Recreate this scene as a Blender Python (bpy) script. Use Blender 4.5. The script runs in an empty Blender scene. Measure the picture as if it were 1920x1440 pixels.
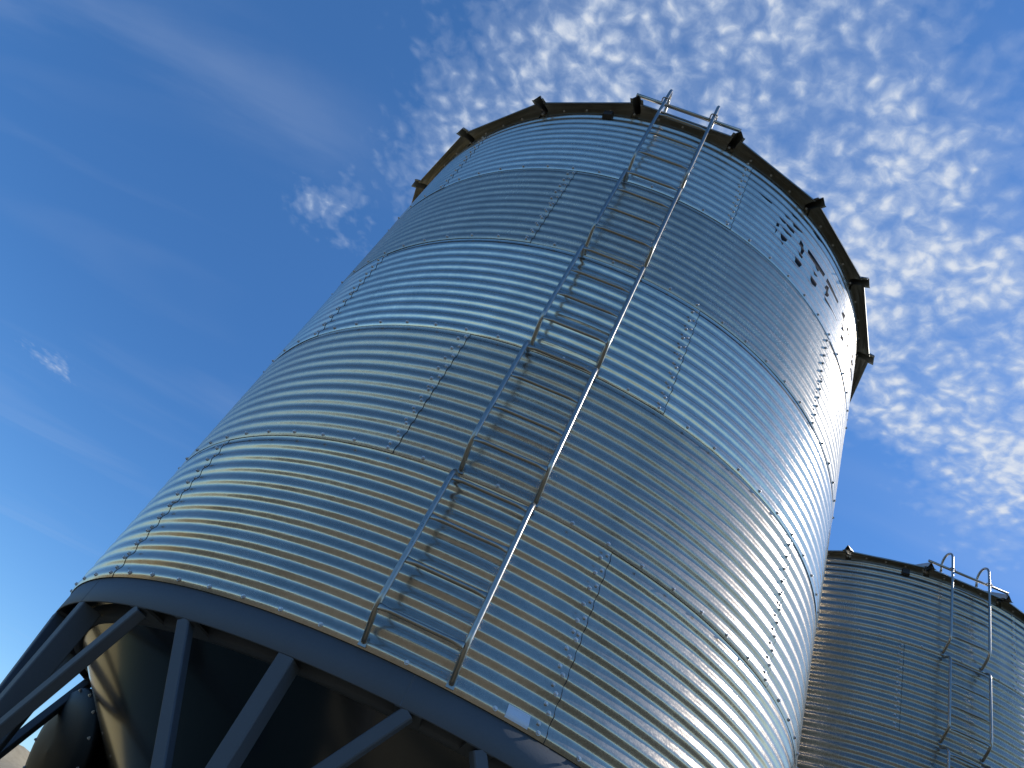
import bpy, bmesh, math, random
from mathutils import Vector, Matrix
random.seed(7)
rad = math.radians
sc = bpy.context.scene
COL = sc.collection

# ------------------------------------------------------------------ camera
G = 2.85                                   # height of the wall-sheet bottoms above the ground
cam_d = bpy.data.cameras.new('camera'); cam = bpy.data.objects.new('camera', cam_d); COL.objects.link(cam)
cam_d.sensor_fit = 'HORIZONTAL'; cam_d.sensor_width = 36.0; cam_d.lens = 36.0 * 1453.27 / 1920.0
cam_d.clip_start = 0.05; cam_d.clip_end = 20000
cam.matrix_world = (Matrix.Translation((0, -6.4469, G - 1.2527)) @ Matrix.Rotation(0.1111, 4, 'Z')
                    @ Matrix.Rotation(2.2626, 4, 'X') @ Matrix.Rotation(0.5123, 4, 'Z'))
sc.camera = cam
sc.render.resolution_x = 1024; sc.render.resolution_y = 768

# ------------------------------------------------------------------ sun, sky, exposure
SUN_AZ, SUN_EL = rad(103), rad(37)         # azimuth counted from -Y (towards the camera) to +X
SUN = Vector((math.sin(SUN_AZ) * math.cos(SUN_EL), -math.cos(SUN_AZ) * math.cos(SUN_EL), math.sin(SUN_EL)))
sl = bpy.data.lights.new('sun', 'SUN'); sl.energy = 3.6; sl.angle = rad(0.53); sl.color = (1.0, 0.975, 0.94)
so = bpy.data.objects.new('sun', sl); COL.objects.link(so); so.rotation_euler = SUN.to_track_quat('Z', 'Y').to_euler()
so.location = (20, 5, 25)
sc.view_settings.view_transform = 'Standard'; sc.view_settings.look = 'None'
sc.view_settings.exposure = 0.0; sc.view_settings.gamma = 1.0; sc.view_settings.use_curve_mapping = False

class NT:
    """small helper for building node trees"""
    def __init__(s, tree): s.t = tree; s.n = tree.nodes; s.l = tree.links
    def node(s, typ, **kw):
        n = s.n.new(typ)
        for k, v in kw.items():
            if k == 'ins':
                for a, b in v.items():
                    if isinstance(b, bpy.types.NodeSocket): s.l.new(b, n.inputs[a])
                    else: n.inputs[a].default_value = b
            else: setattr(n, k, v)
        return n
    def m(s, op, a, b=None, c=None, clamp=False):
        n = s.n.new('ShaderNodeMath'); n.operation = op; n.use_clamp = clamp
        for i, v in enumerate((a, b, c)):
            if v is None: continue
            if isinstance(v, bpy.types.NodeSocket): s.l.new(v, n.inputs[i])
            else: n.inputs[i].default_value = v
        return n.outputs[0]
    def vm(s, op, a, b=None, scale=None):
        n = s.n.new('ShaderNodeVectorMath'); n.operation = op
        for i, v in enumerate((a, b)):
            if v is None: continue
            if isinstance(v, bpy.types.NodeSocket): s.l.new(v, n.inputs[i])
            else: n.inputs[i].default_value = v
        if scale is not None: n.inputs['Scale'].default_value = scale
        return n.outputs['Value'] if op in ('DISTANCE', 'LENGTH', 'DOT_PRODUCT') else n.outputs[0]
    def ss(s, v, a, b, lo=0.0, hi=1.0):
        n = s.n.new('ShaderNodeMapRange'); n.interpolation_type = 'SMOOTHSTEP'
        s.l.new(v, n.inputs[0])
        for i, x in ((1, a), (2, b), (3, lo), (4, hi)): n.inputs[i].default_value = x
        return n.outputs[0]
    def mix(s, f, a, b, mode='MIX'):
        n = s.n.new('ShaderNodeMix'); n.data_type = 'RGBA'; n.blend_type = mode; n.clamp_factor = True
        for i, v in ((0, f), (6, a), (7, b)):
            if isinstance(v, bpy.types.NodeSocket): s.l.new(v, n.inputs[i])
            else: n.inputs[i].default_value = v if i == 0 else (tuple(v) + (1,))[:4]
        return n.outputs[2]
    def noise(s, vec, scale, detail=3, rough=0.55, dist=0.0):
        n = s.node('ShaderNodeTexNoise', ins={'Vector': vec, 'Scale': scale, 'Detail': detail, 'Roughness': rough, 'Distortion': dist})
        return n.outputs['Fac']

world = bpy.data.worlds.new('World'); sc.world = world; world.use_nodes = True
w = NT(world.node_tree); w.n.clear()
sky = w.node('ShaderNodeTexSky', sky_type='NISHITA'); sky.sun_disc = False
sky.sun_elevation = SUN_EL; sky.sun_rotation = math.atan2(SUN.x, SUN.y)
sky.altitude = 700; sky.air_density = 1.0; sky.dust_density = 0.35; sky.ozone_density = 2.2
hs = w.node('ShaderNodeHueSaturation', ins={'Hue': 0.5, 'Saturation': 1.22, 'Value': 1.0, 'Color': sky.outputs[0]})
# altocumulus deck: directions are carried onto a flat layer overhead
tc = w.node('ShaderNodeTexCoord')
sep = w.node('ShaderNodeSeparateXYZ', ins={0: tc.outputs['Generated']})
zz = w.m('MAXIMUM', sep.outputs[2], 0.03)
px, py = w.m('DIVIDE', sep.outputs[0], zz), w.m('DIVIDE', sep.outputs[1], zz)
P = w.node('ShaderNodeCombineXYZ', ins={0: px, 1: py}).outputs[0]
wob = w.noise(P, 3.2, 5, 0.62)
wo = w.m('MULTIPLY', w.m('SUBTRACT', wob, 0.5), 0.60)
ex = w.ss(w.m('ADD', px, wo), -0.58, -0.20)                       # western edge of the deck
ey = w.ss(w.m('ADD', py, w.m('MULTIPLY', wo, 0.9)), 1.08, 0.84)   # far edge
en = w.ss(w.m('SUBTRACT', w.m('ADD', py, w.m('MULTIPLY', wo, 0.5)), w.m('MULTIPLY', px, 0.45)), 0.04, 0.34)  # near edge
deck = w.m('MULTIPLY', w.m('MULTIPLY', ex, ey), en)
def blob(cx, cy, r):
    d = w.vm('DISTANCE', w.vm('ADD', P, w.node('ShaderNodeCombineXYZ', ins={0: wo, 1: wo}).outputs[0]), (cx, cy, 0))
    return w.ss(d, r, r * 0.2)
deck = w.m('MAXIMUM', deck, w.m('MULTIPLY', blob(-0.545, 0.98, 0.15), 0.80))
deck = w.m('MAXIMUM', deck, w.m('MULTIPLY', blob(-1.44, 2.02, 0.13), 0.72))
big = w.noise(P, 5.0, 3, 0.5, 0.2)
warp = w.node('ShaderNodeTexNoise', ins={'Vector': P, 'Scale': 22.0, 'Detail': 2.0}).outputs['Color']
PW = w.vm('ADD', P, w.vm('SCALE', w.vm('SUBTRACT', warp, (0.5, 0.5, 0.5)), scale=0.030))
fine = w.noise(PW, 60.0, 5, 0.55)
vor = w.node('ShaderNodeTexVoronoi', feature='SMOOTH_F1', ins={'Vector': PW, 'Scale': 42.0, 'Smoothness': 0.6, 'Randomness': 1.0}).outputs['Distance']
puff = w.m('SUBTRACT', 1.0, w.m('MULTIPLY', vor, 1.5))
far = w.ss(w.m('ADD', py, w.m('MULTIPLY', px, 0.8)), 0.65, 1.25)         # the thicker end of the deck
dens = w.m('ADD', w.m('ADD', w.m('MULTIPLY', fine, 0.70), w.m('MULTIPLY', big, 0.85)), w.m('MULTIPLY', puff, 0.42))
thr = w.m('SUBTRACT', w.m('SUBTRACT', 1.54, w.m('MULTIPLY', deck, 0.80)), w.m('MULTIPLY', w.m('MULTIPLY', far, deck), 0.12))
cov = w.m('SUBTRACT', dens, thr)
alpha = w.m('ADD', w.m('MULTIPLY', w.ss(cov, -0.06, 0.56), 0.74), w.m('MULTIPLY', w.ss(cov, -0.50, 0.10), 0.20), clamp=True)
alpha = w.m('MULTIPLY', alpha, w.ss(deck, 0.02, 0.30))
core = w.ss(cov, 0.15, 0.60)
ccol = w.mix(core, (3.5, 4.2, 5.4), (5.0, 5.3, 5.8))
# thin high cirrus streaks
rot = w.node('ShaderNodeMapping', ins={0: P, 'Rotation': (0, 0, rad(-12)), 'Scale': (0.55, 2.6, 1)})
cir = w.ss(w.noise(rot.outputs[0], 1.25, 4, 0.5, 0.6), 0.50, 0.80)
up = w.ss(sep.outputs[2], 0.0, 0.35)
zen = w.ss(sep.outputs[2], 0.40, 0.85)
tint = w.mix(1.0, hs.outputs[0], (0.81, 0.985, 1.16), 'MULTIPLY')
tint = w.mix(zen, tint, w.mix(1.0, tint, (1.38, 1.24, 1.16), 'MULTIPLY'))
band = w.m('MULTIPLY', w.ss(w.m('ABSOLUTE', w.m('SUBTRACT', w.m('ADD', py, w.m('MULTIPLY', wo, 0.28)), 0.80)), 0.17, 0.0), w.ss(px, -0.38, -0.62))
band = w.m('MULTIPLY', band, w.ss(w.noise(rot.outputs[0], 2.3, 5, 0.55, 0.4), 0.30, 0.65))
sky1 = w.mix(w.m('ADD', w.m('MULTIPLY', w.m('MULTIPLY', cir, up), 0.13), w.m('MULTIPLY', band, 0.13)), tint, (3.5, 4.1, 5.3))
hz = w.m('MULTIPLY', w.ss(sep.outputs[2], 0.10, 0.0), 0.14)
sky1 = w.mix(hz, sky1, (3.7, 4.1, 4.6))                            # pale haze along the horizon
sky2 = w.mix(alpha, sky1, ccol)
bg = w.node('ShaderNodeBackground', ins={'Color': sky2, 'Strength': 0.15})
wout = w.node('ShaderNodeOutputWorld', ins={'Surface': bg.outputs[0]})

# ------------------------------------------------------------------ materials
def new_mat(name):
    m = bpy.data.materials.new(name); m.use_nodes = True
    nt = NT(m.node_tree); b = nt.n['Principled BSDF']
    return m, nt, b

def galvanised(name, tone, rough, spread, bump, metal=1.0, wide=0.0):
    m, t, b = new_mat(name)
    geo = t.node('ShaderNodeTexCoord'); oi = t.node('ShaderNodeObjectInfo')
    rnd = t.node('ShaderNodeCombineXYZ', ins={0: t.m('MULTIPLY', oi.outputs['Random'], 37.0), 1: t.m('MULTIPLY', oi.outputs['Random'], 91.0)}).outputs[0]
    pos = t.vm('ADD', geo.outputs['Object'], rnd)
    vor = t.node('ShaderNodeTexVoronoi', feature='F1', ins={'Vector': pos, 'Scale': 95.0, 'Randomness': 1.0})
    spg = t.node('ShaderNodeSeparateColor', ins={0: vor.outputs['Color']}).outputs[0]
    n1 = t.noise(pos, 2.6, 5, 0.6)
    st = t.node('ShaderNodeMapping', ins={0: pos, 'Scale': (7.0, 7.0, 0.45)})
    n2 = t.noise(st.outputs[0], 1.6, 4, 0.6)                     # rain streaks
    n3 = t.noise(pos, 240.0, 2, 0.6)
    v = t.m('ADD', t.m('MULTIPLY', t.m('SUBTRACT', spg, 0.5), 0.10),
            t.m('ADD', t.m('MULTIPLY', t.m('SUBTRACT', n1, 0.5), 0.26), t.m('MULTIPLY', t.m('SUBTRACT', n2, 0.5), 0.30)))
    v = t.m('ADD', v, t.m('MULTIPLY', t.m('SUBTRACT', oi.outputs['Random'], 0.5), 0.20))
    osep = t.node('ShaderNodeSeparateXYZ', ins={0: geo.outputs['Object']})
    ua = t.m('MULTIPLY', t.m('ARCTAN2', osep.outputs[0], t.m('MULTIPLY', osep.outputs[1], -1.0)), 2.69)
    sv = t.node('ShaderNodeCombineXYZ', ins={0: t.m('MULTIPLY', ua, 7.0), 1: t.m('MULTIPLY', osep.outputs[2], 130.0), 2: t.m('MULTIPLY', oi.outputs['Random'], 50.0)}).outputs[0]
    scuff = t.m('MULTIPLY', t.ss(t.noise(sv, 1.0, 3, 0.6), 0.68, 0.74), t.ss(t.noise(pos, 3.1, 2, 0.5), 0.48, 0.60))
    fac = t.m('SUBTRACT', t.m('ADD', v, 1.0), t.m('MULTIPLY', scuff, 0.45))
    col = t.node('ShaderNodeVectorMath', operation='SCALE', ins={0: tone}); t.l.new(fac, col.inputs['Scale'])
    t.l.new(col.outputs[0], b.inputs['Base Color'])
    b.inputs['Metallic'].default_value = metal
    r = t.m('ADD', t.m('ADD', rough, t.m('MULTIPLY', t.m('SUBTRACT', n1, 0.5), spread)),
            t.m('ADD', t.m('MULTIPLY', t.m('SUBTRACT', spg, 0.5), 0.08), t.m('MULTIPLY', t.m('SUBTRACT', n3, 0.5), 0.10)), clamp=True)
    t.l.new(r, b.inputs['Roughness'])
    low = t.node('ShaderNodeMapping', ins={0: pos, 'Scale': (1.0, 1.0, 3.0)})
    h = t.m('ADD', t.m('MULTIPLY', t.noise(low.outputs[0], 3.0, 2, 0.5), 0.004 * bump), t.m('MULTIPLY', n3, 0.00012 * bump))
    bp = t.node('ShaderNodeBump', ins={'Strength': 1.0, 'Distance': 1.0, 'Height': h})
    t.l.new(bp.outputs[0], b.inputs['Normal'])
    if wide > 0:                                    # weathered zinc: a broad dull lobe beside the clear one
        b2 = t.n.new('ShaderNodeBsdfPrincipled'); b2.inputs['Metallic'].default_value = metal; b2.inputs['Roughness'].default_value = 0.62
        wt = t.node('ShaderNodeVectorMath', operation='MULTIPLY', ins={0: col.outputs[0], 1: (1.02, 1.10, 1.20)})
        t.l.new(wt.outputs[0], b2.inputs['Base Color']); t.l.new(bp.outputs[0], b2.inputs['Normal'])
        mx = t.n.new('ShaderNodeMixShader'); mx.inputs[0].default_value = wide
        t.l.new(b.outputs[0], mx.inputs[1]); t.l.new(b2.outputs[0], mx.inputs[2])
        t.l.new(mx.outputs[0], t.n['Material Output'].inputs['Surface'])
    return m

SHEET = [galvanised('galvanised_steel_ring_%d' % i, t_, r_, 0.10, bu, 1.0, wd) for i, (t_, r_, bu, wd) in enumerate([
    ((0.50, 0.415, 0.315), 0.20, 0.7, 0.14), ((0.46, 0.385, 0.30), 0.24, 0.7, 0.24), ((0.64, 0.56, 0.45), 0.16, 0.7, 0.12),
    ((0.47, 0.41, 0.33), 0.23, 1.0, 0.32), ((0.58, 0.51, 0.415), 0.19, 0.7, 0.16)])]
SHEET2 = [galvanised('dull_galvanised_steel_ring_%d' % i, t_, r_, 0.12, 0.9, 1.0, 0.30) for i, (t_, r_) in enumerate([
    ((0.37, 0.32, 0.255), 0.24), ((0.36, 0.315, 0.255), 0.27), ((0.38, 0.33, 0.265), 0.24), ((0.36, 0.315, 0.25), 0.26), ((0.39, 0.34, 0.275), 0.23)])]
M_ROOF = galvanised('galvanised_roof_steel', (0.40, 0.38, 0.34), 0.45, 0.12, 1.0)
M_TUBE = galvanised('galvanised_tube', (0.38, 0.35, 0.305), 0.33, 0.14, 0.4)
M_BOLT = galvanised('zinc_bolt', (0.62, 0.61, 0.60), 0.42, 0.08, 0.2, 0.55)

def painted(name, c, rough, coat=0.0, var=0.25):
    m, t, b = new_mat(name); g = t.node('ShaderNodeTexCoord')
    n1 = t.noise(g.outputs['Object'], 3.5, 5, 0.6); n2 = t.noise(g.outputs['Object'], 70, 3, 0.6)
    f = t.m('ADD', 1.0, t.m('ADD', t.m('MULTIPLY', t.m('SUBTRACT', n1, 0.5), var), t.m('MULTIPLY', t.m('SUBTRACT', n2, 0.5), var * 0.6)))
    s = t.node('ShaderNodeVectorMath', operation='SCALE', ins={0: c}); t.l.new(f, s.inputs['Scale'])
    t.l.new(s.outputs[0], b.inputs['Base Color'])
    t.l.new(t.m('ADD', rough, t.m('MULTIPLY', t.m('SUBTRACT', n1, 0.5), 0.12)), b.inputs['Roughness'])
    b.inputs['Coat Weight'].default_value = coat; b.inputs['Coat Roughness'].default_value = 0.12
    bp = t.node('ShaderNodeBump', ins={'Strength': 0.5, 'Distance': 0.001, 'Height': n2}); t.l.new(bp.outputs[0], b.inputs['Normal'])
    return m
M_PAINT = painted('dark_slate_paint', (0.072, 0.080, 0.092), 0.60, 0.0)
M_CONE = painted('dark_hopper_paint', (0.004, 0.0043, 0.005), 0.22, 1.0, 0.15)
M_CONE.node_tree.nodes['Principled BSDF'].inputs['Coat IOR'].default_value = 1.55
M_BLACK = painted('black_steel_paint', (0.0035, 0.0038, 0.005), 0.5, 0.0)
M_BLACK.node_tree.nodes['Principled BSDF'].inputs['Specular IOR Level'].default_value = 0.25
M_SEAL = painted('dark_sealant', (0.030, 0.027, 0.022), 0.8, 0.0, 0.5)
M_DECAL = painted('peeled_navy_decal', (0.012, 0.015, 0.024), 0.75, 0.0, 0.5)
M_DECAL.node_tree.nodes['Principled BSDF'].inputs['Specular IOR Level'].default_value = 0.15
M_LABEL = painted('pale_label', (0.62, 0.66, 0.72), 0.22, 0.6, 0.10)
M_BOX = painted('dark_plastic', (0.030, 0.026, 0.022), 0.5)

mg, t, b = new_mat('dry_ground'); g = t.node('ShaderNodeNewGeometry')
n1 = t.noise(g.outputs['Position'], 0.25, 5, 0.6); n2 = t.noise(g.outputs['Position'], 6.0, 5, 0.65); n3 = t.noise(g.outputs['Position'], 45.0, 3, 0.6)
c = t.mix(t.ss(n1, 0.35, 0.65), (0.165, 0.142, 0.092), (0.205, 0.178, 0.120))
c = t.mix(t.m('MULTIPLY', t.ss(n2, 0.45, 0.75), 0.55), c, (0.115, 0.092, 0.050))
c = t.mix(t.m('MULTIPLY', t.ss(n3, 0.55, 0.8), 0.4), c, (0.25, 0.21, 0.14))
gsep = t.node('ShaderNodeSeparateXYZ', ins={0: g.outputs['Position']})
yard = t.m('ADD', t.m('ADD', gsep.outputs[0], t.m('MULTIPLY', gsep.outputs[1], 0.35)), t.m('MULTIPLY', t.m('SUBTRACT', n1, 0.5), 5.0))
c = t.mix(t.ss(yard, -2.0, 2.5), c, t.mix(t.ss(n2, 0.3, 0.7), (0.040, 0.046, 0.026), (0.075, 0.072, 0.042)))
left = t.ss(t.m('ADD', t.m('SUBTRACT', gsep.outputs[1], gsep.outputs[0]), t.m('MULTIPLY', t.m('SUBTRACT', n1, 0.5), 6.0)), 0.0, 6.0)
left = t.m('MULTIPLY', left, t.ss(gsep.outputs[0], -4.5, -7.0))
field = t.mix(t.ss(gsep.outputs[1], -1.0, 3.0), t.mix(n2, (0.075, 0.072, 0.044), (0.125, 0.112, 0.072)), t.mix(t.ss(n2, 0.35, 0.7), (0.46, 0.33, 0.12), (0.34, 0.24, 0.085)))
c = t.mix(left, c, field)                                            # unseen ground darkened front left to dim its reflection, dry grass beside the bin
c = t.mix(t.m('MULTIPLY', t.m('MULTIPLY', t.ss(gsep.outputs[1], 3.0, 10.0), 0.8), t.ss(gsep.outputs[0], -4.0, 0.0)), c, (0.15, 0.145, 0.125))                       # greyer gravel behind the bins
t.l.new(c, b.inputs['Base Color']); b.inputs['Roughness'].default_value = 0.95
bp = t.node('ShaderNodeBump', ins={'Strength': 0.7, 'Distance': 0.04, 'Height': t.m('ADD', n2, t.m('MULTIPLY', n3, 0.4))}); t.l.new(bp.outputs[0], b.inputs['Normal'])

# ------------------------------------------------------------------ mesh helpers
def mesh_obj(name, verts, faces, mat, parent=None, smooth=False, mats=None, fmat=None, mat_world=None):
    me = bpy.data.meshes.new(name); me.from_pydata([tuple(v) for v in verts], [], faces); me.update()
    for mm in (mats or [mat]): me.materials.append(mm)
    if fmat: me.polygons.foreach_set('material_index', fmat)
    if smooth: me.polygons.foreach_set('use_smooth', [True] * len(me.polygons))
    bm = bmesh.new(); bm.from_mesh(me); bmesh.ops.recalc_face_normals(bm, faces=bm.faces) if not fmat == 'keep' else None
    bm.to_mesh(me); bm.free()
    o = bpy.data.objects.new(name, me); COL.objects.link(o)
    if parent: o.parent = parent
    return o
def share(name, me, parent, rz=0.0, loc=(0, 0, 0)):
    o = bpy.data.objects.new(name, me); COL.objects.link(o); o.parent = parent; o.rotation_euler = (0, 0, rz); o.location = loc
    return o
def cyl(r, az, z): return Vector((r * math.sin(az), -r * math.cos(az), z))
def frame(az):
    return Vector((math.sin(az), -math.cos(az), 0)), Vector((math.cos(az), math.sin(az), 0))   # radial, tangential

def tube_data(pts, r, seg=12, flat=None):
    """sweep a circle along pts; flat: list of (radial scale, sideways scale) per point"""
    V, F = [], []; n = len(pts); pts = [Vector(q) for q in pts]
    ref = None
    for i in range(n):
        d = (pts[min(i + 1, n - 1)] - pts[max(i - 1, 0)]).normalized()
        if ref is None:
            ref = Vector((1, 0, 0)) if abs(d.x) < 0.9 else Vector((0, 1, 0))
        u = (ref - d * ref.dot(d)).normalized(); ref = u; v = d.cross(u)
        a, c_ = flat[i] if flat else (1, 1)
        for k in range(seg):
            th = 2 * math.pi * k / seg
            V.append(pts[i] + u * (r * a * math.cos(th)) + v * (r * c_ * math.sin(th)))
    for i in range(n - 1):
        for k in range(seg):
            F.append((i * seg + k, i * seg + (k + 1) % seg, (i + 1) * seg + (k + 1) % seg, (i + 1) * seg + k))
    F.append(tuple(range(seg))[::-1]); F.append(tuple(range((n - 1) * seg, n * seg)))
    return V, F
def tube(name, pts, r, mat, parent, seg=12, flat=None):
    V, F = tube_data(pts, r, seg, flat)
    o = mesh_obj(name, V, F, mat, parent, True); return o
def round_path(pts, rb, n=6):
    """polyline with rounded corners"""
    pts = [Vector(q) for q in pts]; out = [pts[0]]
    for i in range(1, len(pts) - 1):
        a, b_, c_ = pts[i - 1], pts[i], pts[i + 1]
        k = min(rb, (a - b_).length * 0.45, (c_ - b_).length * 0.45)
        p0 = b_ + (a - b_).normalized() * k; p1 = b_ + (c_ - b_).normalized() * k
        for j in range(n + 1):
            s = j / n; out.append(p0 * (1 - s) ** 2 + b_ * 2 * s * (1 - s) + p1 * s * s)
    out.append(pts[-1]); return out
def beam(name, a, b_, out_dir, wd, dp, mat, parent, bev=0.006):
    """rectangular tube from a to b_; out_dir = face normal of its outer side; outer face lies on the axis a-b"""
    a, b_ = Vector(a), Vector(b_); d = (b_ - a).normalized()
    o_ = (Vector(out_dir) - d * Vector(out_dir).dot(d)).normalized(); s = d.cross(o_)
    sec = []
    for (x, y) in ((-wd / 2, 0), (wd / 2, 0), (wd / 2, -dp), (-wd / 2, -dp)):
        sx, sy = (1 if x > 0 else -1), (1 if y == 0 else -1)
        sec += [(x - sx * bev, y), (x, y - sy * bev)] if sx * sy > 0 else [(x, y - sy * bev), (x - sx * bev, y)]
    cx = [s * q[0] + o_ * q[1] for q in sec]
    # order points round the section
    ang = sorted(range(8), key=lambda i: math.atan2(sec[i][1] + dp / 2, sec[i][0]))
    V = [a + cx[i] for i in ang] + [b_ + cx[i] for i in ang]
    F = [(i, (i + 1) % 8, 8 + (i + 1) % 8, 8 + i) for i in range(8)] + [tuple(range(8))[::-1], tuple(range(8, 16))]
    return mesh_obj(name, V, F, mat, parent)
def lathe_data(prof, n=96, a0=0.0, a1=2 * math.pi):
    closed = abs(a1 - a0 - 2 * math.pi) < 1e-6; m_ = n if closed else n + 1
    V, F = [], []; k = len(prof)
    for i in range(m_):
        az = a0 + (a1 - a0) * i / n
        for (r, z) in prof: V.append(cyl(r, az, z))
    for i in range(n):
        j = (i + 1) % m_
        for q in range(k - 1): F.append((i * k + q, j * k + q, j * k + q + 1, i * k + q + 1))
    return V, F

# ------------------------------------------------------------------ setting
gv = []; gf = []
ring_r = [0.01, 4, 8, 14, 25, 45, 80, 140, 260, 500, 1000, 2500, 6000]
NS = 48
for i, r in enumerate(ring_r):
    for k in range(NS):
        a = 2 * math.pi * k / NS; gv.append((r * math.cos(a), r * math.sin(a), 0))
for i in range(len(ring_r) - 1):
    for k in range(NS):
        gf.append((i * NS + k, i * NS + (k + 1) % NS, (i + 1) * NS + (k + 1) % NS, (i + 1) * NS + k))
gf.append(tuple(range(NS)))
ground = mesh_obj('ground', gv, gf, mg); ground['kind'] = 'structure'
# a low dry-grass hill far behind on the left
hv, hf = [], []; HN, HM = 40, 24
for i in range(HN + 1):
    for j in range(HM + 1):
        u, v = i / HN * 2 - 1, j / HM * 2 - 1
        x, y = u * 70, v * 45
        h = 14.5 * max(0, 1 - u * u) ** 1.2 * max(0, 1 - v * v) ** 1.2 * (1 + 0.10 * math.sin(u * 9 + v * 4) + 0.06 * math.sin(u * 23 - v * 11))
        hv.append((-88 + x, 185 + y, h - 0.05))
for i in range(HN):
    for j in range(HM):
        a = i * (HM + 1) + j; hf.append((a, a + 1, a + HM + 2, a + HM + 1))
mh, t, b = new_mat('dry_hill_grass'); g = t.node('ShaderNodeNewGeometry')
c = t.mix(t.noise(g.outputs['Position'], 0.6, 6, 0.7), (0.24, 0.175, 0.095), (0.52, 0.42, 0.27)); t.l.new(c, b.inputs['Base Color']); b.inputs['Roughness'].default_value = 0.95
hill = mesh_obj('hill', hv, hf, mh, None, True); hill['kind'] = 'structure'

# unseen low ridges added all round to cut the bright horizon in reflections
rv, rf = [], []; RN = 120
for i in range(RN):
    a = 2 * math.pi * i / RN
    h = 13 + 5 * math.sin(3 * a + 1) + 3 * math.sin(7 * a) + 2 * math.sin(17 * a + 2)
    for (r, z) in ((760, -0.3), (840, h * 0.6), (920, h), (1050, h * 0.5), (1200, -0.3)): rv.append((r * math.cos(a), r * math.sin(a), z))
for i in range(RN):
    for q in range(4):
        a, b_ = i * 5 + q, ((i + 1) % RN) * 5 + q; rf.append((a, b_, b_ + 1, a + 1))
mr, t, b = new_mat('added_ridge_mat'); g = t.node('ShaderNodeNewGeometry')
c = t.mix(t.ss(t.noise(g.outputs['Position'], 0.02, 4, 0.6), 0.4, 0.6), (0.075, 0.085, 0.05), (0.20, 0.165, 0.10)); t.l.new(c, b.inputs['Base Color']); b.inputs['Roughness'].default_value = 0.95
added_ridge = mesh_obj('added_horizon_hills', rv, rf, mr, None, True); added_ridge['kind'] = 'structure'

# ------------------------------------------------------------------ the grain bin
R = 2.6918; H = 1.1176; PT = H / 11; AMP = 0.0071; PH = 0.31
SEAM0 = rad(-48.4)                                  # seams of rings 1, 3, 5; rings 2 and 4 are half a sheet on
def corr(z): return AMP * math.cos(2 * math.pi * (z / PT - PH))
def wall_r(z): return R + corr(z)

def sheet_mesh():
    """one corrugated wall sheet, right edge at azimuth 0, reaching 61.4 degrees to the left"""
    V, F, M = [], [], []
    na, A0 = 64, rad(-61.4)
    zs = [0.0] + [PT / 10 * i for i in range(1, 111)] + [H + 0.012, H + 0.03]
    nz = len(zs)
    def rr(u, z): return R + corr(z) + 0.0024 * u + 0.0042 * (1 - z / H)
    for i in range(na + 1):
        u = i / na
        for z in zs: V.append(cyl(rr(u, z), A0 * (1 - u), z))
    for i in range(na):
        for j in range(nz - 1):
            a = i * nz + j; F.append((a, a + nz, a + nz + 1, a + 1)); M.append(0)
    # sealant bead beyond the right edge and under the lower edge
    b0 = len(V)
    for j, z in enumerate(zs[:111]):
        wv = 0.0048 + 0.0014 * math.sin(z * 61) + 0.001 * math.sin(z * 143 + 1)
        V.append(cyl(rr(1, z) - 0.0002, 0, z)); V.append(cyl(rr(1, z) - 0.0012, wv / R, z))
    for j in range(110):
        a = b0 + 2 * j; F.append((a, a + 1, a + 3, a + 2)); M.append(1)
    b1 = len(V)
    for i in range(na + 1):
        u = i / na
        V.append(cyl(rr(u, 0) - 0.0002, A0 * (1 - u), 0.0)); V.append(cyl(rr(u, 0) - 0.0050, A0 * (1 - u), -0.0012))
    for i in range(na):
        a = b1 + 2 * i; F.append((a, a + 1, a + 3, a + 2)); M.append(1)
    me = bpy.data.meshes.new('wall_sheet'); me.from_pydata([tuple(v) for v in V], [], F)
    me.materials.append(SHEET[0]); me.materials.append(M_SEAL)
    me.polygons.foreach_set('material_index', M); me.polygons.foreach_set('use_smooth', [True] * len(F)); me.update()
    return me

def bolt_data():
    V, F = [], []
    def ring(r, h, n, ph=0):
        b_ = len(V)
        for k in range(n):
            a = 2 * math.pi * k / n + ph; V.append(Vector((r * math.cos(a), r * math.sin(a), h)))
        return b_
    a = ring(0.0130, -0.001, 10); c_ = ring(0.0123, 0.0030, 10)
    F.extend([(a + k, a + (k + 1) % 10, c_ + (k + 1) % 10, c_ + k) for k in range(10)]); F.append(tuple(range(c_, c_ + 10)))
    a = ring(0.0088, 0.003, 6, .4); c_ = ring(0.0088, 0.0098, 6, .4); e = ring(0.0070, 0.0120, 6, .4)
    F.extend([(a + k, a + (k + 1) % 6, c_ + (k + 1) % 6, c_ + k) for k in range(6)])
    F.extend([(c_ + k, c_ + (k + 1) % 6, e + (k + 1) % 6, e + k) for k in range(6)]); F.append(tuple(range(e, e + 6)))
    return V, F
BV, BF = bolt_data()
bolt_me = bpy.data.meshes.new('bolt'); bolt_me.from_pydata([tuple(v) for v in BV], [], BF); bolt_me.materials.append(M_BOLT); bolt_me.update()
def bolt_matrix(az, z, r):
    n, tg = frame(az)
    return Matrix((( tg.x, 0, n.x, n.x * r), (tg.y, 0, n.y, n.y * r), (0, 1, 0, z), (0, 0, 0, 1)))

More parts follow.
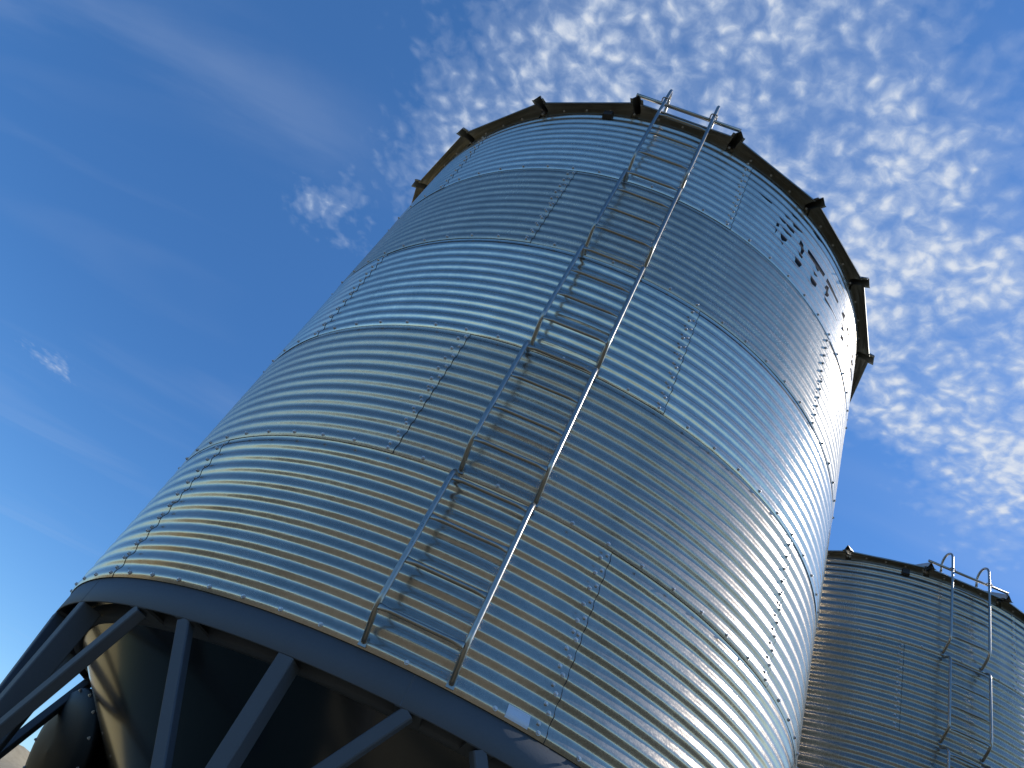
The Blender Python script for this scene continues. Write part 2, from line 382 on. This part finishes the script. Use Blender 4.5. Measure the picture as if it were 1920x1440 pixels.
def bolt_spots():
    S = []
    for k in range(5):
        for j in range(72): S.append((rad(0.70 + 5 * j), k * H + 0.0265, wall_r(0.0265) + 0.0048))
    for k in range(5):
        for s in range(6):
            e = SEAM0 + rad(60 * s + (30 if k % 2 else 0))
            rows = [(0.31, -1.05)]
            rows = []
            for i in range(11):
                if i >= 6: rows += [(i + 0.66, -0.42), (i + 0.27, -1.2)]
                elif i == 5: rows += [(5.68, -1.05), (5.68, -0.42), (5.29, -0.57)]
                else: rows += [(i + 0.71, -1.12)] + ([(i + 0.32, -0.6)] if i else [])
            for (zp, da) in rows:
                if zp < 10.75: S.append((e + rad(da), k * H + zp * PT, wall_r(zp * PT) + 0.0058 - 0.003 * zp / 11))
    return S

def make_ladder(root):
    L = []
    mid = rad(-4.29); n, tg = frame(mid); s0 = 0.185
    for faz in (rad(-9.29), rad(0.71)):
        f, _ = frame(faz); base = f * R
        P_ = lambda s, z: base + n * s + Vector((0, 0, z))
        for k in range(5):
            zb = k * H + 0.028; zt = (k + 1) * H
            if k < 4:
                path = round_path([P_(0.014, zb + 0.004), P_(0.035, zb + 0.012), P_(s0, zb + 0.125), P_(s0, zt - 0.085), P_(0.035, zt - 0.035), P_(0.018, zt - 0.022)], 0.075)
            else:
                s1 = 0.20
                path = round_path([P_(0.014, zb + 0.004), P_(0.035, zb + 0.012), P_(s0, zb + 0.125), P_(s0 + 0.015, 5.62), P_(s0 + 0.012, 5.80)], 0.075)
                cx = 0.065; cr = s0 + 0.012 - cx
                path += [P_(cx + cr * math.cos(q), 5.80 + cr * math.sin(q)) for q in [math.pi * i / 14 for i in range(1, 15)]]
                path.append(P_(cx - cr - 0.01, 5.74))
            nn = len(path)
            fl = [(1, 1)] * nn
            L.append(tube('ladder_rail', path, 0.0152, M_TUBE, root, 12))
            # bolted foot plate
            pb = mesh_obj('ladder_foot', [P_(a, zb - 0.022 + c_) + frame(faz)[1] * b_ for a in (0.010, 0.018) for b_ in (-.021, .021) for c_ in (0, .052)],
                          [(0, 1, 3, 2), (4, 6, 7, 5), (0, 4, 5, 1), (2, 3, 7, 6), (0, 2, 6, 4), (1, 5, 7, 3)], M_TUBE, root); L.append(pb)
    rz = [k * H + d for k in range(4) for d in (0.155, 0.430, 0.707, 0.978)] + [4 * H + d for d in (0.205, 0.540, 0.882)]
    a = frame(rad(-9.29))[0] * R + n * s0; c_ = frame(rad(0.71))[0] * R + n * s0
    d = (c_ - a).normalized()
    for z in rz:
        up = Vector((0, 0, z)); ex = n * (0.010 if z > 4.9 else 0.0) + (n * 0.003 if z > 4.6 else n * 0)
        pts = [a + d * 0.010 + up + ex, a + d * 0.022 + up + ex, a + d * 0.055 + up + ex, a + d * 0.075 + up + ex]
        pts += [c_ - (q - a - up) + up + 2 * ex if False else (c_ + a + 2 * (up + ex)) - q for q in reversed(pts)]
        fl = [(0.35, 1.45), (0.4, 1.4), (0.75, 1.1), (1, 1)]; fl = fl + fl[::-1]
        V, F = [], []; seg = 12
        for q, (fa, fb) in zip(pts, fl):
            for k in range(seg):
                th = 2 * math.pi * k / seg
                V.append(q + n * (0.0128 * fa * math.cos(th)) + Vector((0, 0, 1)) * (0.0128 * fb * math.sin(th)))
        for i in range(len(pts) - 1):
            for k in range(seg): F.append((i * seg + k, i * seg + (k + 1) % seg, (i + 1) * seg + (k + 1) % seg, (i + 1) * seg + k))
        F += [tuple(range(seg))[::-1], tuple(range((len(pts) - 1) * seg, len(pts) * seg))]
        L.append(mesh_obj('ladder_rung', V, F, M_TUBE, root, True))
    return L

def make_roof(root):
    pitch = math.tan(rad(30)); half = rad(10)
    RE, ZE = 2.835, 5.562                     # eave corner
    V, F = [], []; n = 10
    def edge(r, a): return r * math.cos(half) / math.cos(a)      # straight eave between two ribs
    def zr(r): return 5.575 + (RE * math.cos(half) - r) * pitch
    rows = []
    for i in range(n + 1):
        g_ = half - 0.038 / RE
        a = -g_ + 2 * g_ * i / n
        re = edge(RE, a)
        col = [(R + 0.011, 5.525), (R + 0.0145, 5.60), (R + 0.022, 5.622), (R + 0.055, 5.615), (re - 0.03, 5.588), (re - 0.004, ZE), (re, ZE + 0.001), (re + 0.001, ZE + 0.016),
               (re - 0.02, ZE + 0.03), (2.3, zr(2.3)), (1.4, zr(1.4)), (0.35, zr(0.35))]
        for (r, z) in col: V.append(cyl(r, a, z))
    k = len(col)
    for i in range(n):
        for q in range(k - 1): F.append((i * k + q, (i + 1) * k + q, (i + 1) * k + q + 1, i * k + q + 1))
    p0 = mesh_obj('roof_panel', V, F, M_ROOF, root)
    p0.rotation_euler.z = rad(-64)
    for j in range(1, 18): share('roof_panel', p0.data, root, rad(-64 + 20 * j))
    # standing rib: open inverted V with folded feet
    hw, hh = 0.042, 0.088
    sec = [(-hw - 0.02, 0.0), (-hw, 0.002), (-0.004, hh), (0.004, hh), (hw, 0.002), (hw + 0.02, 0.0)]
    V, F = [], []
    for (r, z) in ((2.878, 5.552), (2.80, 5.594), (0.35, 5.594 + (2.80 - 0.35) * pitch)):
        w_ = 1.0 if r > 1 else 0.45
        for th in (0.0, 0.005):
            for (x, y) in sec: V.append(Vector((x * w_, -r, z + y * (0.92 if r > 2.85 else 1) - th)))
    ns = len(sec)
    for i in range(2):
        for q in range(ns - 1):
            a = i * 2 * ns + q; c_ = (i + 1) * 2 * ns + q
            F.append((a, a + 1, c_ + 1, c_)); F.append((a + ns, c_ + ns, c_ + ns + 1, a + ns + 1))
    for q in range(ns - 1): F.append((q, q + ns, q + ns + 1, q + 1))
    r0 = mesh_obj('roof_rib', V, F, M_ROOF, root); r0.rotation_euler.z = rad(-74)
    for j in range(1, 18): share('roof_rib', r0.data, root, rad(-74 + 20 * j))
    V, F = lathe_data([(0.42, 6.98), (0.42, 7.12), (0.46, 7.12), (0.47, 7.15), (0.05, 7.30), (0.0005, 7.31)], 40)
    mesh_obj('roof_cap', V, F, M_ROOF, root)
    # eave bar carrying the ladder top
    a, c_ = cyl(2.865, rad(-14.6), 5.660), cyl(2.865, rad(6.0), 5.660)
    tube('eave_bar', [a, c_], 0.0175, M_TUBE, root)
    for az in (-9.29, 0.71):                  # U-clamps
        f, _ = frame(rad(az)); n_, tg = frame(rad(-4.29))
        q = f * R + n_ * 0.19 + Vector((0, 0, 5.630))
        tube('ladder_clamp', round_path([q + tg * 0.03 + n_ * -0.02, q + tg * 0.03 + n_ * 0.03, q - tg * 0.03 + n_ * 0.03, q - tg * 0.03 + n_ * -0.02], 0.02), 0.006, M_TUBE, root, 8)
    # small dark clip under the eave
    f, tg = frame(rad(-19.2)); q = f * (R + 0.004) + Vector((0, 0, 5.492))
    V = []
    for (x0, y0, z0) in [(x, y, z) for y in (0, 0.045) for z in (-.04, .045) for x in (-.05, .05)]:
        V.append(q + tg * (x0 * (0.82 if y0 else 1)) + f * y0 + Vector((0, 0, z0 * (0.8 if y0 else 1))))
    mesh_obj('eave_clip', V, [(0, 1, 3, 2), (4, 6, 7, 5), (0, 4, 5, 1), (2, 3, 7, 6), (0, 2, 6, 4), (1, 5, 7, 3)], M_BOX, root)
    S = []
    for j in range(72): S.append((rad(0.7 + 5 * j), 5.585, R + 0.014))
    return S

def make_hopper(root):
    V, F = lathe_data([(R - 0.010, 0.030), (R - 0.004, 0.028), (R - 0.004, -0.158), (R - 0.007, -0.163), (R - 0.012, -0.163), (R - 0.012, 0.028)], 144)
    mesh_obj('skirt_ring', V, F, M_PAINT, root, False).data.polygons.foreach_set('use_smooth', [True] * len(F))
    for az in (-52.3, -3.0, 61, 128, 190, 250):
        n, tg = frame(rad(az)); q = n * (R - 0.0045)
        V = [q + tg * x + n * y + Vector((0, 0, z)) for z in (-.160, -.004) for (x, y) in ((-.004, 0), (0, .0022), (.004, 0))]
        mesh_obj('skirt_weld', V, [(0, 1, 4, 3), (1, 2, 5, 4)], M_PAINT, root)
    ta = math.tan(rad(40)); zt = 0.035
    cz = lambda r: zt - (R - 0.014 - r) * ta
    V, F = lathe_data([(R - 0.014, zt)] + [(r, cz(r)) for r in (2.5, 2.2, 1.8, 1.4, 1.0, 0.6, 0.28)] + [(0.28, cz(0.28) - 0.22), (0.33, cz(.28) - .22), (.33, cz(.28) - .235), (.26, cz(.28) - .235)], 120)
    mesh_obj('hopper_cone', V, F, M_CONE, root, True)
    V, F = lathe_data([(2.545, -0.072), (2.545, -0.150), (2.535, -0.162), (2.475, -0.166), (2.468, -0.158), (2.468, -0.118)], 120)
    mesh_obj('cone_ring', V, F, M_PAINT, root, True)
    # slide gate under the spout
    zb = cz(.28) - .24
    V = [Vector((x, y, z)) for z in (zb - .05, zb) for (x, y) in ((-.36, -.34), (.62, -.34), (.62, .34), (-.36, .34))]
    mesh_obj('slide_gate', V, [(0, 1, 2, 3), (4, 7, 6, 5), (0, 4, 5, 1), (1, 5, 6, 2), (2, 6, 7, 3), (3, 7, 4, 0)], M_PAINT, root)
    rl = R - 0.005
    for j in range(10):
        az = rad(-16.0 + 36 * j); n, tg = frame(az)
        beam('leg', cyl(rl, az, -0.1645), cyl(rl, az, -G + 0.012), n, 0.088, 0.13, M_PAINT, root)
        V = [n * (rl - .065 + y) + tg * x + Vector((0, 0, z)) for z in (-G + .0, -G + .014) for (x, y) in ((-.12, -.14), (.12, -.14), (.12, .12), (-.12, .12))]
        mesh_obj('foot_plate', V, [(0, 1, 2, 3), (4, 7, 6, 5), (0, 4, 5, 1), (1, 5, 6, 2), (2, 6, 7, 3), (3, 7, 4, 0)], M_PAINT, root)
        for s in (-1, 1):
            top = cyl(rl, az + s * rad(14.0), -0.1645); low = cyl(rl - 0.006, az + s * rad(0.8), -1.16)
            nn, _ = frame(az + s * rad(7))
            beam('brace', top, low, nn, 0.068, 0.068, M_PAINT, root)
            gp = [frame(az + s * rad(14))[0] * (rl - y) + frame(az + s * rad(14))[1] * x + Vector((0, 0, z)) for z in (-.150, -.1645) for (x, y) in ((-.07, .004), (.07, .004), (.07, .20), (-.07, .20))]
            mesh_obj('brace_plate', gp, [(0, 1, 2, 3), (4, 7, 6, 5), (0, 4, 5, 1), (1, 5, 6, 2), (2, 6, 7, 3), (3, 7, 4, 0)], M_PAINT, root)
    # round bolted access door on the cone
    mc = Vector((-2.37, 0.34, -0.70)); ax = Vector((-0.70, -0.64, -0.30)).normalized()
    u = ax.cross(Vector((0, 0, 1))).normalized(); v = u.cross(ax)
    V, F = [], []; n_ = 48
    prof = [(0.40, -1.0), (0.40, -0.06), (0.47, -0.055), (0.47, -0.02), (0.455, 0.0), (0.33, 0.035), (0.15, 0.06), (0.001, 0.07)]
    for i in range(n_):
        a = 2 * math.pi * i / n_
        for (r, h) in prof: V.append(mc + ax * h + u * (r * math.cos(a)) + v * (r * math.sin(a)))
    k = len(prof)
    for i in range(n_):
        for q in range(k - 1): F.append((i * k + q, ((i + 1) % n_) * k + q, ((i + 1) % n_) * k + q + 1, i * k + q + 1))
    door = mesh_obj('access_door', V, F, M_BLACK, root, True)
    for i in range(14):
        a = 2 * math.pi * i / 14 + 0.1
        bo = bpy.data.objects.new('door_bolt', bolt_me); COL.objects.link(bo); bo.parent = door
        c_ = mc + ax * 0.004 + (u * math.cos(a) + v * math.sin(a)) * 0.445
        bo.matrix_local = Matrix.Translation(c_) @ ax.to_track_quat('Z', 'Y').to_matrix().to_4x4()

def conform_poly(name, pts, mat, root, lift=0.0075, k=4):
    """thin decal that follows the corrugated wall of ring k; pts in (azimuth degrees, height)"""
    bm = bmesh.new()
    vs = [bm.verts.new((a, z, 0)) for a, z in pts]; bm.faces.new(vs)
    zs = sorted(z for _, z in pts); az = sorted(a for a, _ in pts)
    z = math.floor(zs[0] / 0.012) * 0.012
    while z < zs[-1]:
        bmesh.ops.bisect_plane(bm, geom=bm.verts[:] + bm.edges[:] + bm.faces[:], plane_co=(0, z, 0), plane_no=(0, 1, 0)); z += 0.012
    a = math.floor(az[0])
    while a < az[-1]:
        bmesh.ops.bisect_plane(bm, geom=bm.verts[:] + bm.edges[:] + bm.faces[:], plane_co=(a, 0, 0), plane_no=(1, 0, 0)); a += 1.0
    for v in bm.verts:
        zz_ = v.co.y - k * H
        v.co = cyl(wall_r(zz_) + lift - 0.0042 * zz_ / H, rad(v.co.x), v.co.y)
    bmesh.ops.recalc_face_normals(bm, faces=bm.faces)
    bmesh.ops.solidify(bm, geom=bm.faces[:], thickness=0.0006)
    me = bpy.data.meshes.new(name); bm.to_mesh(me); bm.free(); me.materials.append(mat)
    o = bpy.data.objects.new(name, me); COL.objects.link(o); o.parent = root
    return o

def lift_children(root):
    for o in list(COL.objects):
        if o.parent == root: o.location.z += G

root = bpy.data.objects.new('grain_bin', None); COL.objects.link(root)
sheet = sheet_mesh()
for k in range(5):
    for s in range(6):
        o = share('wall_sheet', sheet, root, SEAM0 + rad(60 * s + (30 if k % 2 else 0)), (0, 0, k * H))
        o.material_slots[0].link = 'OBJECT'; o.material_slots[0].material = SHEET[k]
make_ladder(root)
eave_spots = make_roof(root)
make_hopper(root)
SP = bolt_spots() + eave_spots
def facing(sp):                                    # nearness in the photograph: distance to the camera, hidden side last
    az, z, r = sp; q = cyl(r, az, z); n, _ = frame(az)
    v = Vector((0, -6.4469, -1.2527)) - q
    return v.length + (0 if n.dot(v) > 0 else 100)
SP.sort(key=facing)
near, rest = SP[:300], SP[300:]
bolts1 = []
for (az, z, r) in near:
    o = bpy.data.objects.new('bolt', bolt_me); COL.objects.link(o); o.parent = root
    o.matrix_local = bolt_matrix(az, z, r); bolts1.append(o)
def bolt_mass(name, spots):
    V, F = [], []
    for (az, z, r) in spots:
        mtx = bolt_matrix(az, z, r); b0 = len(V)
        V += [mtx @ v for v in BV]; F += [tuple(i + b0 for i in f) for f in BF]
    me = bpy.data.meshes.new(name); me.from_pydata([tuple(v) for v in V], [], F); me.materials.append(M_BOLT); me.update()
    o = bpy.data.objects.new(name, me); COL.objects.link(o); o['kind'] = 'stuff'; return o
bolt_mass('bolts', rest).parent = root

# second bin: a copy of the first with all its parts
root2 = root.copy(); COL.objects.link(root2); root2.location = (5.698, 4.25, 0.0); root2.rotation_euler.z = rad(0.15)
own = [o for o in list(COL.objects) if o.parent == root and o.name.split('.')[0] not in ('bolt', 'bolts')]
kids = {}
for o in COL.objects:
    if o.parent: kids.setdefault(o.parent, []).append(o)
for o in own:
    c_ = o.copy(); COL.objects.link(c_); c_.parent = root2
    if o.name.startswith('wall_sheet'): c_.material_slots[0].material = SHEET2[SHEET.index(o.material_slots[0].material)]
    for ch in kids.get(o, []):
        d = ch.copy(); COL.objects.link(d); d.parent = c_
mass2 = bolt_mass('bolts', SP); mass2.parent = root2

# marks on the first bin only: peeled lettering and a small label
FR = [
 [(14.5, 5.222), (16.2, 5.219), (17.7, 5.222), (17.8, 5.206), (16.6, 5.203), (15.2, 5.213)],
 [(20.1, 5.13), (20.9, 5.125), (21.9, 5.122), (22.0, 5.10), (21.2, 5.098), (20.4, 5.112)],
 [(20.0, 5.01), (20.6, 5.015), (20.7, 4.985), (20.2, 4.98)], [(20.1, 4.93), (20.6, 4.93), (20.4, 4.87)],
 [(21.4, 5.03), (22.4, 5.03), (23.9, 5.03), (24.1, 5.005), (22.9, 4.998), (21.9, 5.008)],
 [(22.1, 5.122), (23.2, 5.118), (24.4, 5.12), (24.5, 5.092), (23.5, 5.09), (22.4, 5.10)],
 [(21.2, 5.225), (22.5, 5.24), (22.7, 5.215), (21.7, 5.205)], [(22.7, 5.325), (23.8, 5.345), (24.6, 5.34), (24.4, 5.318), (23.3, 5.308)],
 [(23.6, 5.215), (24.8, 5.225), (26.3, 5.245), (26.5, 5.215), (25.2, 5.195), (24.0, 5.19)],
 [(21.5, 4.92), (22.3, 4.93), (23.3, 4.925), (23.2, 4.885), (22.4, 4.87), (21.8, 4.885)], [(22.1, 4.84), (22.7, 4.84), (22.5, 4.79)],
 [(26.5, 5.10), (27.6, 5.085), (27.95, 5.05), (28.0, 4.96), (27.5, 4.965), (26.9, 5.03)],
 [(26.5, 4.94), (27.3, 4.945), (28.0, 4.92), (27.9, 4.89), (27.0, 4.895)], [(26.1, 4.82), (27.5, 4.83), (28.2, 4.80), (28.0, 4.765), (26.6, 4.77)],
 [(29.0, 5.10), (31, 5.095), (33.5, 5.09), (35.4, 5.09), (35.5, 5.06), (33, 5.06), (31, 5.065), (29.3, 5.075)],
 [(31.5, 5.055), (32.6, 5.06), (33.2, 5.03), (33.1, 4.99), (32.2, 5.0)], [(31.5, 4.935), (32.6, 4.94), (33.1, 4.905), (32.2, 4.89)],
 [(31.2, 4.82), (32.2, 4.835), (33.3, 4.825), (33.4, 4.775), (32.3, 4.765), (31.5, 4.78)],
 [(36.5, 5.09), (38.5, 5.085), (40.5, 5.08), (42.4, 5.08), (42.3, 5.05), (40, 5.05), (38, 5.06), (36.8, 5.06)],
 [(36.6, 4.99), (37.4, 5.0), (38.0, 4.95), (37.8, 4.88), (37.0, 4.87), (36.7, 4.93)],
 [(36.5, 4.82), (38.0, 4.835), (39.6, 4.845), (41.5, 4.85), (43.0, 4.85), (43.0, 4.82), (41, 4.815), (39, 4.80), (37, 4.79)],
 [(25.3, 5.44), (26.5, 5.455), (27.5, 5.455), (27.4, 5.43), (26.2, 5.42)], [(28.9, 5.41), (31, 5.43), (33.5, 5.455), (36, 5.47), (36, 5.45), (33.3, 5.425), (31, 5.40)],
 [(45.2, 5.09), (46.4, 5.10), (46.9, 5.03), (46.0, 5.0), (45.4, 5.03)], [(45.6, 4.96), (46.6, 4.97), (47.0, 4.90), (46.0, 4.88)], [(46.0, 4.83), (47.3, 4.85), (47.6, 4.79), (46.4, 4.77)],
 [(49.0, 5.09), (53.0, 5.09), (53.2, 5.06), (49.2, 5.06)], [(50.0, 4.95), (51.4, 4.96), (51.6, 4.90), (50.3, 4.89)], [(50.2, 4.84), (53.8, 4.85), (53.8, 4.81), (50.5, 4.80)],
 [(56, 5.09), (57.5, 5.10), (57.8, 4.97), (56.4, 4.96)], [(56.5, 4.90), (60, 4.91), (60.2, 4.87), (56.8, 4.86)], [(59, 5.09), (63, 5.09), (63, 5.05), (59.2, 5.06)]]
for f in FR: conform_poly('lettering_fragment', f, M_DECAL, root)
conform_poly('label', [(6.85, 0.014), (9.5, 0.014), (9.45, 0.083), (6.88, 0.081)], M_LABEL, root, 0.0085, 0)
lift_children(root); lift_children(root2)

root['label'] = 'large corrugated galvanised grain bin with dark hopper legs filling the frame'
root2['label'] = 'duller corrugated grain bin at lower right, partly hidden behind the large bin'
for r_ in (root, root2):
    r_['category'] = 'grain bin'; r_['group'] = 'galvanised hopper grain bins'
